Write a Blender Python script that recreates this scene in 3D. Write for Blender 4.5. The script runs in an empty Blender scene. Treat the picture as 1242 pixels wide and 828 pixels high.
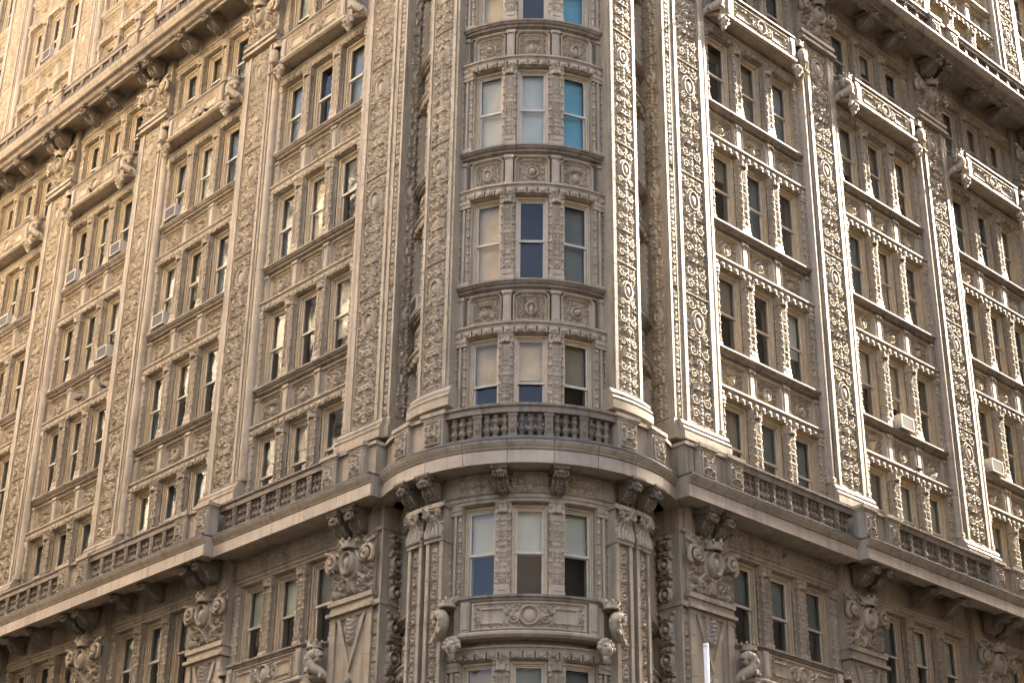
import bpy, math, random
import numpy as np
from mathutils import Matrix, Vector
rad = math.radians
random.seed(7)
scene = bpy.context.scene

# ------------------------------------------------------------------ camera, sky, sun, exposure
F_PX, IMG_W, IMG_H = 2040.0, 1242.0, 828.0
PITCH, ROLL = rad(25.97), rad(0.73)
CAM = np.array([0.0, 0.0, 1.6])
_u0 = np.array([0, -math.sin(PITCH), math.cos(PITCH)]); _r0 = np.array([1.0, 0, 0])
C_F = np.array([0, math.cos(PITCH), math.sin(PITCH)])
C_R = math.cos(ROLL) * _r0 + math.sin(ROLL) * _u0
C_U = -math.sin(ROLL) * _r0 + math.cos(ROLL) * _u0
cam_data = bpy.data.cameras.new('camera'); cam = bpy.data.objects.new('camera', cam_data)
scene.collection.objects.link(cam)
cam_data.sensor_width = 36.0; cam_data.lens = F_PX / IMG_W * 36.0; cam_data.clip_end = 2000
cam.matrix_world = Matrix(((C_R[0], C_U[0], -C_F[0], CAM[0]), (C_R[1], C_U[1], -C_F[1], CAM[1]),
                           (C_R[2], C_U[2], -C_F[2], CAM[2]), (0, 0, 0, 1)))
scene.camera = cam

# plan directions of the two streets' facades (dL runs back along the left one, dR along the right one)
_a = rad(45 - 1.79)
dL = np.array([-math.sin(_a), math.cos(_a), 0.0]); dR = np.array([dL[1], -dL[0], 0.0])
nL, nR = -dR, -dL
CORNER = 23.72 * dR + 24.71 * dL          # where the two facade planes would cross
TC = np.array([0.45, 38.6])               # axis of the round corner bay

SUN_EL, SUN_GRAZE = rad(38), rad(12)
s_h = math.cos(SUN_GRAZE) * dR + math.sin(SUN_GRAZE) * nR
sun_vec = Vector((s_h[0] * math.cos(SUN_EL), s_h[1] * math.cos(SUN_EL), math.sin(SUN_EL)))
world = bpy.data.worlds.new('World'); scene.world = world; world.use_nodes = True
wn = world.node_tree.nodes; wl = world.node_tree.links
sky = wn.new('ShaderNodeTexSky'); sky.sky_type = 'NISHITA'; sky.sun_disc = False
sky.sun_elevation = SUN_EL; sky.sun_rotation = math.atan2(s_h[0], s_h[1])
sky.air_density = 0.7; sky.dust_density = 9.0; sky.ozone_density = 0.0
wn['Background'].inputs['Strength'].default_value = 0.15
wl.new(sky.outputs['Color'], wn['Background'].inputs['Color'])
sun_d = bpy.data.lights.new('sun', 'SUN'); sun_d.energy = 3.1; sun_d.angle = rad(0.5); sun_d.color = (1.0, 0.86, 0.68)
sun_o = bpy.data.objects.new('sun', sun_d); scene.collection.objects.link(sun_o)
sun_o.rotation_euler = (-sun_vec).to_track_quat('-Z', 'Y').to_euler(); sun_o.location = (30, 20, 80)
scene.view_settings.view_transform = 'Standard'; scene.view_settings.look = 'None'
scene.view_settings.gamma = 1.0; scene.view_settings.use_curve_mapping = False
scene.view_settings.exposure = 3.35
scene.render.engine = 'CYCLES'
scene.cycles.max_bounces = 6; scene.cycles.diffuse_bounces = 4; scene.cycles.transparent_max_bounces = 8
scene.cycles.use_denoising = True

def project(p):
    v = np.array(p, float) - CAM; w = v @ C_F
    if w < 0.5: return (-9999, -9999)
    return IMG_W / 2 + F_PX * (v @ C_R) / w, IMG_H / 2 - F_PX * (v @ C_U) / w
def seen(p, mx=170, my=150):
    x, y = project(p); return -mx < x < IMG_W + mx and -my < y < IMG_H + my

# ------------------------------------------------------------------ materials
def new_mat(name):
    m = bpy.data.materials.new(name); m.use_nodes = True
    nt = m.node_tree; return m, nt, nt.nodes, nt.links, nt.nodes['Principled BSDF']
def stone(name, c1, c2, c3, rough=0.6, rnd=0.12, stain=0.5, bump=0.25):
    m, nt, n, l, b = new_mat(name)
    geo = n.new('ShaderNodeNewGeometry')
    n1 = n.new('ShaderNodeTexNoise'); n1.inputs['Scale'].default_value = 1.3; n1.inputs['Detail'].default_value = 8; n1.inputs['Roughness'].default_value = 0.65
    l.new(geo.outputs['Position'], n1.inputs['Vector'])
    r1 = n.new('ShaderNodeValToRGB'); r1.color_ramp.elements[0].position = 0.32; r1.color_ramp.elements[0].color = (*c2, 1)
    r1.color_ramp.elements[1].position = 0.66; r1.color_ramp.elements[1].color = (*c1, 1)
    l.new(n1.outputs['Fac'], r1.inputs['Fac'])
    # rain streaks: noise stretched down the wall
    mp = n.new('ShaderNodeMapping'); mp.inputs['Scale'].default_value = (6.5, 6.5, 0.42); l.new(geo.outputs['Position'], mp.inputs['Vector'])
    n2 = n.new('ShaderNodeTexNoise'); n2.inputs['Scale'].default_value = 1.0; n2.inputs['Detail'].default_value = 6
    l.new(mp.outputs['Vector'], n2.inputs['Vector'])
    r2 = n.new('ShaderNodeValToRGB'); r2.color_ramp.elements[0].position = 0.5; r2.color_ramp.elements[0].color = (0, 0, 0, 1)
    r2.color_ramp.elements[1].position = 0.72; r2.color_ramp.elements[1].color = (stain, stain, stain, 1)
    l.new(n2.outputs['Fac'], r2.inputs['Fac'])
    mx = n.new('ShaderNodeMixRGB'); mx.inputs['Color2'].default_value = (*c3, 1)
    l.new(r2.outputs['Color'], mx.inputs['Fac']); l.new(r1.outputs['Color'], mx.inputs['Color1'])
    oi = n.new('ShaderNodeObjectInfo')
    mr = n.new('ShaderNodeMapRange'); mr.inputs['To Min'].default_value = 1 - rnd; mr.inputs['To Max'].default_value = 1 + rnd
    l.new(oi.outputs['Random'], mr.inputs['Value'])
    hs = n.new('ShaderNodeHueSaturation'); l.new(mx.outputs['Color'], hs.inputs['Color']); l.new(mr.outputs['Result'], hs.inputs['Value'])
    l.new(hs.outputs['Color'], b.inputs['Base Color'])
    n3 = n.new('ShaderNodeTexNoise'); n3.inputs['Scale'].default_value = 26; n3.inputs['Detail'].default_value = 5
    l.new(geo.outputs['Position'], n3.inputs['Vector'])
    bp = n.new('ShaderNodeBump'); bp.inputs['Strength'].default_value = bump; bp.inputs['Distance'].default_value = 0.03
    l.new(n3.outputs['Fac'], bp.inputs['Height']); l.new(bp.outputs['Normal'], b.inputs['Normal'])
    b.inputs['Roughness'].default_value = rough; b.inputs['Specular IOR Level'].default_value = 0.35
    return m
M_STONE = stone('terracotta', (0.345, 0.288, 0.205), (0.245, 0.199, 0.137), (0.10, 0.08, 0.054), 0.55, 0.05, 0.6)
M_CARVE = stone('carved_terracotta', (0.365, 0.302, 0.21), (0.275, 0.222, 0.15), (0.10, 0.08, 0.054), 0.55, 0.06, 0.5)
M_BLOCK = stone('fascia_terracotta', (0.38, 0.318, 0.24), (0.28, 0.228, 0.165), (0.15, 0.118, 0.086), 0.5, 0.16, 0.55)
M_DIRTY = stone('sooty_terracotta', (0.225, 0.182, 0.132), (0.145, 0.115, 0.083), (0.055, 0.043, 0.032), 0.6, 0.08, 0.75)
M_SOOT_SHADE = stone('sooty_shade_terracotta', (0.19, 0.15, 0.106), (0.105, 0.082, 0.057), (0.035, 0.027, 0.02), 0.6, 0.1, 0.7)  # soot on balusters and consoles, painted shade on the upper fascia
M_BASE = stone('plinth_stone', (0.40, 0.33, 0.26), (0.32, 0.26, 0.20), (0.2, 0.16, 0.13))
def plain(name, col, rough=0.5, metal=0.0, noise=0.15, scale=8.0, rnd=0.0):
    m, nt, n, l, b = new_mat(name)
    geo = n.new('ShaderNodeNewGeometry'); t = n.new('ShaderNodeTexNoise'); t.inputs['Scale'].default_value = scale; t.inputs['Detail'].default_value = 6
    l.new(geo.outputs['Position'], t.inputs['Vector'])
    r = n.new('ShaderNodeValToRGB'); r.color_ramp.elements[0].position = 0.3; r.color_ramp.elements[1].position = 0.7
    r.color_ramp.elements[0].color = (*[c * (1 - noise) for c in col], 1); r.color_ramp.elements[1].color = (*[min(1, c * (1 + noise)) for c in col], 1)
    l.new(t.outputs['Fac'], r.inputs['Fac'])
    oi = n.new('ShaderNodeObjectInfo'); mr = n.new('ShaderNodeMapRange')
    mr.inputs['To Min'].default_value = 1 - rnd; mr.inputs['To Max'].default_value = 1 + rnd; l.new(oi.outputs['Random'], mr.inputs['Value'])
    hs = n.new('ShaderNodeHueSaturation'); l.new(r.outputs['Color'], hs.inputs['Color']); l.new(mr.outputs['Result'], hs.inputs['Value'])
    l.new(hs.outputs['Color'], b.inputs['Base Color']); b.inputs['Roughness'].default_value = rough; b.inputs['Metallic'].default_value = metal
    return m
M_CASING = plain('ochre_painted_wood', (0.42, 0.335, 0.215), 0.45, 0, 0.12, 5, 0.08)
M_SASH = plain('cream_painted_wood', (0.46, 0.40, 0.31), 0.45, 0, 0.1, 5, 0.12)
M_LEAD = plain('lead_flashing', (0.045, 0.047, 0.055), 0.5, 0.0, 0.3, 3)
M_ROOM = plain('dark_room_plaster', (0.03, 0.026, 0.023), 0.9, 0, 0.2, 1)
M_ACW = plain('ac_enamel', (0.40, 0.37, 0.32), 0.45, 0, 0.1, 10)
M_ACG = plain('ac_grille_grey', (0.06, 0.058, 0.055), 0.6, 0.2, 0.1, 20)
M_POLE = plain('white_pole_paint', (0.50, 0.48, 0.45), 0.35, 0, 0.05, 6)
M_BIRD = plain('pigeon_feathers', (0.035, 0.036, 0.042), 0.7, 0, 0.3, 30)
M_BIRDW = plain('pale_pigeon_feathers', (0.55, 0.53, 0.50), 0.7, 0, 0.2, 30)
M_ASPH = plain('asphalt', (0.05, 0.05, 0.05), 0.85, 0, 0.25, 1.5)
M_ROOF = plain('roof_felt', (0.09, 0.085, 0.08), 0.9, 0, 0.2, 2)
M_BL = [plain('cream_blind', (0.56, 0.47, 0.33), 0.8, 0, 0.06, 2, 0.15), plain('grey_blind', (0.42, 0.40, 0.33), 0.8, 0, 0.08, 2, 0.2),
        plain('tan_blind', (0.56, 0.38, 0.19), 0.8, 0, 0.15, 2, 0.15), plain('green_grey_curtain', (0.14, 0.15, 0.14), 0.85, 0, 0.2, 3, 0.3), plain('painted_sky_reflection', (0.10, 0.27, 0.36), 0.6, 0, 0.25, 1.2, 0), plain('dim_tan_blind', (0.22, 0.175, 0.115), 0.8, 0, 0.2, 2.5, 0.1)]  # the sky-blue tone paints reflected sky behind the glass
def glass_mat():
    m = bpy.data.materials.new('window_glass'); m.use_nodes = True
    n = m.node_tree.nodes; l = m.node_tree.links; n.clear()
    out = n.new('ShaderNodeOutputMaterial'); mix = n.new('ShaderNodeMixShader'); tr = n.new('ShaderNodeBsdfTransparent'); gl = n.new('ShaderNodeBsdfGlossy')
    tr.inputs['Color'].default_value = (0.94, 0.96, 0.95, 1); gl.inputs['Roughness'].default_value = 0.03
    fr = n.new('ShaderNodeFresnel'); fr.inputs['IOR'].default_value = 1.45
    geo = n.new('ShaderNodeNewGeometry'); t = n.new('ShaderNodeTexNoise'); t.inputs['Scale'].default_value = 1.6; t.inputs['Detail'].default_value = 1
    l.new(geo.outputs['Position'], t.inputs['Vector'])
    bp = n.new('ShaderNodeBump'); bp.inputs['Strength'].default_value = 0.035; bp.inputs['Distance'].default_value = 0.1
    l.new(t.outputs['Fac'], bp.inputs['Height']); l.new(bp.outputs['Normal'], gl.inputs['Normal']); l.new(bp.outputs['Normal'], fr.inputs['Normal'])
    inv = n.new('ShaderNodeMath'); inv.operation = 'SUBTRACT'; inv.inputs[0].default_value = 1.0; l.new(geo.outputs['Backfacing'], inv.inputs[1])
    mu = n.new('ShaderNodeMath'); mu.operation = 'MULTIPLY'; l.new(fr.outputs['Fac'], mu.inputs[0]); l.new(inv.outputs[0], mu.inputs[1]); l.new(mu.outputs[0], mix.inputs['Fac']); l.new(tr.outputs[0], mix.inputs[1]); l.new(gl.outputs[0], mix.inputs[2]); l.new(mix.outputs[0], out.inputs['Surface'])
    return m
M_GLASS = glass_mat()

# ------------------------------------------------------------------ mesh building
class MB:
    def __init__(s): s.v = []; s.f = []; s.sm = []
    def add(s, vs, fs, smooth=False):
        o = len(s.v); s.v.extend([tuple(map(float, p)) for p in vs]); s.f.extend([tuple(i + o for i in f) for f in fs]); s.sm.extend([smooth] * len(fs)); return s
    def box(s, x0, x1, y0, y1, z0, z1, n=1):
        return s.prism([(y0, z0), (y1, z0), (y1, z1), (y0, z1)], x0, x1, n)
    def prism(s, prof, x0, x1, n=1):        # closed (y,z) outline pulled along x
        k = len(prof); vs = []; fs = []
        for i in range(n + 1):
            x = x0 + (x1 - x0) * i / n; vs += [(x, y, z) for y, z in prof]
        for i in range(n):
            for j in range(k):
                a, b = i * k + j, i * k + (j + 1) % k; fs.append((a, b, b + k, a + k))
        fs.append(tuple(range(k))[::-1]); fs.append(tuple(n * k + j for j in range(k)))
        return s.add(vs, fs)
    def path(s, prof, pts):                # open (outward, z) outline swept along a plan path with mitred corners; outward = right-hand side -y for +x travel
        pts = [np.array(p, float) for p in pts]; k = len(prof); vs = []; fs = []
        for i, p in enumerate(pts):
            ds = []
            if i: d = p - pts[i - 1]; ds.append(d / np.linalg.norm(d))
            if i < len(pts) - 1: d = pts[i + 1] - p; ds.append(d / np.linalg.norm(d))
            ns = [np.array((d[1], -d[0])) for d in ds]
            nn = sum(ns); nn = nn / np.linalg.norm(nn); nn = nn / max(0.3, nn @ ns[0])
            vs += [(p[0] + nn[0] * o, p[1] + nn[1] * o, z) for o, z in prof]
        for i in range(len(pts) - 1):
            for j in range(k - 1):
                a = i * k + j; fs.append((a, a + 1, a + 1 + k, a + k))
        fs.append(tuple(range(k))); fs.append(tuple((len(pts) - 1) * k + j for j in range(k))[::-1])
        return s.add(vs, fs)
    def lathe(s, prof, n=10, c=(0, 0), a0=0, a1=2 * math.pi):
        full = abs(a1 - a0 - 2 * math.pi) < 1e-6; m = n if full else n + 1; vs = []; fs = []
        for r, z in prof:
            for i in range(m):
                a = a0 + (a1 - a0) * i / n; vs.append((c[0] + r * math.cos(a), c[1] + r * math.sin(a), z))
        for j in range(len(prof) - 1):
            for i in range(n):
                i2 = (i + 1) % m if full else i + 1; fs.append((j * m + i, j * m + i2, (j + 1) * m + i2, (j + 1) * m + i))
        return s.add(vs, fs, True)
    def tube(s, pts, rads, n=8, cap=True):
        pts = [Vector(p) for p in pts]; vs = []; fs = []; ref = Vector((0.13, 0.2, 1)).normalized()
        for i, p in enumerate(pts):
            t = (pts[min(i + 1, len(pts) - 1)] - pts[max(i - 1, 0)]).normalized()
            a = t.cross(ref); a = a.normalized() if a.length > 1e-3 else Vector((1, 0, 0)); b = t.cross(a)
            r = rads[i] if hasattr(rads, '__len__') else rads
            for j in range(n):
                q = 2 * math.pi * j / n; vs.append(p + (a * math.cos(q) + b * math.sin(q)) * r)
        for i in range(len(pts) - 1):
            for j in range(n):
                fs.append((i * n + j, i * n + (j + 1) % n, (i + 1) * n + (j + 1) % n, (i + 1) * n + j))
        if cap: fs += [tuple(range(n))[::-1], tuple((len(pts) - 1) * n + j for j in range(n))]
        return s.add(vs, fs, True)
    def ball(s, c, r, nu=8, nv=6):
        r = r if hasattr(r, '__len__') else (r, r, r); vs = []; fs = []
        for j in range(nv + 1):
            p = math.pi * j / nv
            for i in range(nu):
                q = 2 * math.pi * i / nu; vs.append((c[0] + r[0] * math.sin(p) * math.cos(q), c[1] + r[1] * math.sin(p) * math.sin(q), c[2] + r[2] * math.cos(p)))
        for j in range(nv):
            for i in range(nu): fs.append((j * nu + i, (j + 1) * nu + i, (j + 1) * nu + (i + 1) % nu, j * nu + (i + 1) % nu))
        return s.add(vs, fs, True)
    def relief(s, R, x, y, z, sx=1.0):      # a height field standing on the plane y
        X, Z, H = R.full(); nz, nx = H.shape
        vs = np.stack([x + sx * X, y - 1.35 * H, z + Z], -1).reshape(-1, 3)
        idx = np.arange(nz * nx).reshape(nz, nx)
        q = np.stack([idx[:-1, :-1], idx[:-1, 1:], idx[1:, 1:], idx[1:, :-1]], -1).reshape(-1, 4)
        return s.add(vs.tolist(), q.tolist(), True)
    def bend(s, r):
        if r: s.v = [((r - y) * math.sin(x / r), r - (r - y) * math.cos(x / r), z) for x, y, z in s.v]
        return s
    def mesh(s, name, mat):
        me = bpy.data.meshes.new(name); me.from_pydata(s.v, [], s.f)
        me.polygons.foreach_set('use_smooth', s.sm); me.materials.append(mat); me.update()
        import bmesh
        bm = bmesh.new(); bm.from_mesh(me); bmesh.ops.recalc_face_normals(bm, faces=bm.faces) if len(s.f) < 4000 and not any(len(f) > 30 for f in s.f) else None
        bm.to_mesh(me); bm.free(); return me

class Relief:
    """height field of carved ornament; mirrored about x = 0 unless told otherwise"""
    def __init__(s, w, h, res=0.02, sym=True, seed=1):
        s.w, s.h, s.sym = w, h, sym; s.rng = random.Random(seed)
        s.xs = np.linspace(0 if sym else -w / 2, w / 2, max(3, int((w / 2 if sym else w) / res) + 1)); s.zs = np.linspace(0, h, max(3, int(h / res) + 1))
        s.X, s.Z = np.meshgrid(s.xs, s.zs); s.H = np.zeros_like(s.X); s.occ = []
    def _win(s, x0, x1, z0, z1):
        i0, i1 = np.searchsorted(s.xs, [x0, x1]); j0, j1 = np.searchsorted(s.zs, [z0, z1]); return slice(max(0, j0 - 1), j1 + 1), slice(max(0, i0 - 1), i1 + 1)
    def tube(s, pts, w0, w1, a):
        n = len(pts) - 1
        for k in range(n):
            (px, pz), (qx, qz) = pts[k], pts[k + 1]; w = w0 + (w1 - w0) * (k + .5) / n; aa = a * (0.55 + 0.45 * w / max(w0, w1))
            sl = s._win(min(px, qx) - w, max(px, qx) + w, min(pz, qz) - w, max(pz, qz) + w); X, Z = s.X[sl], s.Z[sl]
            if X.size == 0: continue
            dx, dz = qx - px, qz - pz; L = dx * dx + dz * dz + 1e-9
            t = np.clip(((X - px) * dx + (Z - pz) * dz) / L, 0, 1); d = np.hypot(X - px - t * dx, Z - pz - t * dz)
            s.H[sl] = np.maximum(s.H[sl], aa * np.sqrt(np.clip(1 - (d / w) ** 2, 0, 1)))
        return s
    def dome(s, cx, cz, a, b, amp):
        sl = s._win(cx - a, cx + a, cz - b, cz + b); d = ((s.X[sl] - cx) / a) ** 2 + ((s.Z[sl] - cz) / b) ** 2
        s.H[sl] = np.maximum(s.H[sl], amp * np.sqrt(np.clip(1 - d, 0, 1))); return s
    def ring(s, cx, cz, a, b, w, amp, n=28):
        return s.tube([(cx + a * math.cos(t * 2 * math.pi / n), cz + b * math.sin(t * 2 * math.pi / n)) for t in range(n + 1)], w, w, amp)
    def rect(s, x0, x1, z0, z1, amp):
        sl = s._win(x0, x1, z0, z1); m = (s.X[sl] >= x0) & (s.X[sl] <= x1) & (s.Z[sl] >= z0) & (s.Z[sl] <= z1)
        s.H[sl] = np.where(m, np.maximum(s.H[sl], amp), s.H[sl]); return s
    def frame(s, x0, x1, z0, z1, w, amp, rr=0.0):
        if rr <= 0: p = [(x0, z0), (x1, z0), (x1, z1), (x0, z1), (x0, z0)]
        else:
            p = [(x0, z0), (x1, z0)]; p += [(x1 - rr + rr * math.cos(t), z1 - rr + rr * math.sin(t)) for t in np.linspace(0, math.pi / 2, 6)]
            p += [(x0 + rr - rr * math.sin(t), z1 - rr + rr * math.cos(t)) for t in np.linspace(0, math.pi / 2, 6)]; p.append((x0, z0))
        return s.tube(p, w, w, amp)
    def spiral(s, cx, cz, r, turns, a0, sgn, w, amp):
        n = int(11 * turns) + 4
        pts = [(cx + r * (1 - .82 * i / n) * math.cos(a0 + sgn * turns * 2 * math.pi * i / n), cz + r * (1 - .82 * i / n) * math.sin(a0 + sgn * turns * 2 * math.pi * i / n)) for i in range(n + 1)]
        s.tube(pts, w, w * .6, amp); return s.dome(cx, cz, r * .24, r * .24, amp * 1.1)
    def leaf(s, x, z, ang, L, w, amp):
        pts = []; 
        for i in range(6):
            t = i / 5; pts.append((x + L * t * math.cos(ang + .5 * t), z + L * t * math.sin(ang + .5 * t)))
        return s.tube(pts, w, w * .25, amp)
    def fill(s, radii, amp, tries=60, margin=0.02, z0=0, z1=None):
        rng = s.rng; z1 = z1 or s.h; xmin = 0 if s.sym else -s.w / 2
        for r in radii:
            for _ in range(tries):
                x = rng.uniform(xmin + (r * .55 if s.sym else r), s.w / 2 - margin - r * .8) if s.w / 2 - margin - r * .8 > xmin + r * .55 else None
                if x is None: break
                z = rng.uniform(z0 + margin + r * .8, z1 - margin - r * .8)
                if any((x - a) ** 2 + (z - b) ** 2 < (c + r) ** 2 * .82 for a, b, c in s.occ): continue
                s.occ.append((x, z, r)); k = rng.random(); a0 = rng.uniform(0, 6.28); sg = rng.choice((-1, 1))
                if k < .58:
                    s.spiral(x, z, r * .9, 1.35, a0, sg, r * .22, amp)
                    for q in range(3): s.leaf(x + r * .9 * math.cos(a0 - sg * (.3 + q * .55)), z + r * .9 * math.sin(a0 - sg * (.3 + q * .55)), a0 - sg * (.3 + q * .55), r * .75, r * .2, amp * .8)
                elif k < .8:
                    for q in range(5): s.leaf(x, z, a0 + q * 1.2566, r * 1.05, r * .27, amp * .85)
                    s.dome(x, z, r * .3, r * .3, amp * 1.15)
                else:
                    s.dome(x, z, r * .55, r * .55, amp * 1.05); s.ring(x, z, r * .8, r * .8, r * .17, amp * .8, 14)
        return s
    def cover(s, *discs): s.occ += list(discs); return s
    def full(s):
        if s.sym:
            return np.concatenate([-s.X[:, :0:-1], s.X], 1), np.concatenate([s.Z[:, :0:-1], s.Z], 1), np.concatenate([s.H[:, :0:-1], s.H], 1)
        return s.X, s.Z, s.H

# ------------------------------------------------------------------ the building and where its pieces go
def T(x, y, z): return Matrix.Translation((x, y, z))
building = bpy.data.objects.new('corner_building', None); scene.collection.objects.link(building)
building.location = (TC[0], TC[1], 0)
building['label'] = 'ornate cream terracotta apartment building with a rounded corner bay and carved piers'
building['category'] = 'building'
WM = {building: Matrix.Translation((TC[0], TC[1], 0))}
def obj(name, me, M, parent=building):
    o = bpy.data.objects.new(name, me); scene.collection.objects.link(o)
    if parent is not None: o.parent = parent; o.matrix_basis = WM[parent].inverted() @ M
    else: o.matrix_basis = M
    WM[o] = M; return o
def flat_frame(side, u, out=0.0):
    d, n = (dL, nL) if side == 'L' else (dR, nR)
    o = CORNER + u * d + out * n; X = -dL if side == 'L' else dR; Y = -n
    return Matrix(((X[0], Y[0], 0, o[0]), (X[1], Y[1], 0, o[1]), (0, 0, 1, 0), (0, 0, 0, 1)))
def round_frame(th, r):
    s, c = math.sin(th), math.cos(th)
    return Matrix(((c, -s, 0, TC[0] + r * s), (s, c, 0, TC[1] - r * c), (0, 0, 1, 0), (0, 0, 0, 1)))
class Place:
    def __init__(s, M=None, th=None, r=None, tag=''): s.M, s.th, s.r, s.tag = M, th, r, tag
    def m(s, x, z, y=0.0):
        return s.M @ T(x, y, z) if s.r is None else round_frame(s.th + x / s.r, s.r) @ T(0, y, z)
    def sees(s, x, z, **k): return seen(s.m(x, z).translation, **k)
CACHE = {}
def mesh_of(key, fn, mat, r=None):
    k = (key, r, mat.name)
    if k not in CACHE: CACHE[k] = fn().bend(r).mesh(key if isinstance(key, str) else str(key[0]), mat)
    return CACHE[k]
def put(pl, name, key, fn, mat, x, z, parent=building, y=0.0, S=None):
    M = pl.m(x, z, y)
    if S: M = M @ Matrix.Diagonal((*S, 1))
    return obj(name, mesh_of(key, fn, mat, pl.r), M, parent)
def nseg(L, pl): return 1 if pl.r is None else max(2, int(L / 0.16))

FLOOR = 3.8
SILL = {-1: 8.95, 0: 12.72, 1: 16.78, 2: 20.58, 3: 24.38, 4: 28.18, 5: 31.92, 6: 35.95, 7: 39.75, 8: 43.5}
WINDOWS = []            # (px, py, matrix, width, object)

# ---- windows
def ring_box(m, x0, x1, z0, z1, t, y0, y1, tb=None):
    tb = tb or t
    m.box(x0, x0 + t, y0, y1, z0, z1); m.box(x1 - t, x1, y0, y1, z0, z1); m.box(x0 + t, x1 - t, y0, y1, z1 - t, z1); m.box(x0 + t, x1 - t, y0, y1, z0, z0 + tb); return m
def window(pl, x, z, w, h, yw, style, rng):
    """sash window in an opening w wide, casing front at yw behind the ledge plane"""
    key = (round(w, 2), round(h, 2)); tc = 0.1 if w > .9 else 0.085; ts = 0.05 if w > .9 else 0.042
    def casing():
        m = MB(); ring_box(m, -w / 2, w / 2, 0, h, tc * .62, 0, .16); ring_box(m, -w / 2 + tc * .5, w / 2 - tc * .5, tc * .3, h - tc * .5, tc * .55, .05, .18)
        m.box(-w / 2 + .02, w / 2 - .02, -.03, .1, 0, .05); return m
    M = pl.m(x, z) @ T(0, yw, 0)
    win = obj('window', mesh_of(('casing', key), casing, M_CASING), M)
    a, b = -w / 2 + tc, w / 2 - tc; mid = h * 0.5
    def up():
        m = MB(); ring_box(m, a, b, mid - .03, h - tc, ts, .08, .12, .06); return m
    def lo():
        m = MB(); ring_box(m, a, b, .05, mid + .03, ts, .125, .165, .08); return m
    obj('upper_sash', mesh_of(('upper_sash', key), up, M_SASH), M, win)
    op = style.get('open', 0)
    obj('lower_sash', mesh_of(('lower_sash', key), lo, M_SASH), M @ T(0, 0, op), win)
    pa = lambda: MB().box(a + ts - .01, b - ts + .01, 0, .008, 0, mid - .12)
    pm = mesh_of(('pane', key), pa, M_GLASS)
    obj('pane', pm, M @ T(0, .098, mid + .02) , win); obj('pane', pm, M @ T(0, .143, .12 + op), win)
    fr = style.get('blind', 0)
    if fr > 0.02:
        L = (h - .1) * fr
        def blind():
            m = MB(); n = 14 if style.get('fold') else 1; k = n * 2 + 1; W = b - a - .02
            prof = [(a + .01 + W * i / (k - 1), (.02 if i % 2 else 0) if style.get('fold') else 0) for i in range(k)]
            vs = [(px, .24 + py, h - .06) for px, py in prof] + [(px, .24 + py, h - .06 - L) for px, py in prof] + [(px, .255 + py, h - .06 - L) for px, py in prof] + [(px, .255 + py, h - .06) for px, py in prof]
            fs = []
            for q in range(4):
                for i in range(k - 1): fs.append((q * k + i, q * k + i + 1, ((q + 1) % 4) * k + i + 1, ((q + 1) % 4) * k + i))
            return m.add(vs, fs)
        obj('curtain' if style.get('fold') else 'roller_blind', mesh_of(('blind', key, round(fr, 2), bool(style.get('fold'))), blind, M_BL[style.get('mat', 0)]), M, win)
    p = project(M.translation); WINDOWS.append((p[0], p[1], M, w, win)); return win
def rand_style(rng, floor):
    k = rng.random()
    if floor <= 0: return dict(blind=rng.choice((.48, .5, .46)), mat=rng.choice((3, 3, 1)), open=0)
    if k < .16: return dict(blind=rng.choice((.97, .75, .6)), mat=rng.choice((0, 1, 1)))
    if k < .42: return dict(blind=.97, mat=3, fold=True)
    if k < .58: return dict(blind=rng.choice((.97, .7)), mat=5)
    if k < .84: return dict(blind=rng.choice((.5, .45, .3)), mat=rng.choice((0, 1, 3, 5)))
    return {}

# ---- carved pieces
def bead_rod(m, x, y, z0, z1, r=.04):
    prof = [(r * .7, z0)]; z = z0 + .02; k = 0
    while z < z1 - .08:
        b = r * (1.15 if k % 3 == 0 else .85); L = .11 if k % 3 == 0 else .065
        prof += [(b * .45, z), (b, z + L * .3), (b, z + L * .7), (b * .45, z + L)]; z += L; k += 1
    prof.append((r * .7, z1)); return m.lathe(prof, 7, (x, y))
def mullion(h, w):
    m = MB(); m.box(-w / 2 + .05, w / 2 - .05, .05, .62, 0, h)
    R = Relief(w * .5, h - .62, .017, True, 11); R.fill((.05, .035), .03, 80, .005); m.relief(R, 0, .045, .3)
    m.box(-w * .27, -w * .23, .015, .06, .26, h - .3); m.box(w * .23, w * .27, .015, .06, .26, h - .3)
    for s in (-1, 1):
        bead_rod(m, s * w * .36, .06, .26, h - .26, .042)
        bead_rod(m, s * w * .42, .2, .1, h - .2, .03); m.box(s * w * .5 - .03, s * w * .5 + .03, .3, .62, 0, h)
    m.box(-w / 2, w / 2, -.0, .3, 0, .1); m.box(-w * .44, w * .44, .01, .3, .1, .26); m.box(-w * .25, w * .25, -.005, .1, .13, .23)
    C = Relief(w, .26, .016, True, 5); C.spiral(w * .34, .17, .055, 1.2, 2, 1, .018, .05); C.leaf(0, .03, 1.57, .2, .05, .06); C.leaf(w * .18, .02, 1.3, .2, .045, .05); C.tube([(0, .245), (w / 2, .245)], .02, .02, .05)
    m.box(-w * .46, w * .46, .03, .3, h - .27, h); m.relief(C, 0, .02, h - .27); return m
def jamb(h, w):
    m = MB(); m.box(-w / 2, w / 2, .12, .62, 0, h)
    k = 3; 
    for i in range(k):
        x = -w / 2 + w * (i + .5) / k
        if i == 1: m.lathe([(.04, .1), (.04, h - .2)], 8, (x, .1))
        else: bead_rod(m, x, .1, .12, h - .22, .045)
    e = .004; m.box(-w / 2 + e, w / 2 - e, .04, .11, .001, .12); m.box(-w / 2 + e, w / 2 - e, .04, .11, h - .2, h - .1); m.box(-w / 2 + 2 * e, w / 2 - 2 * e, .02, .11, h - .101, h - .002); return m
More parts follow.
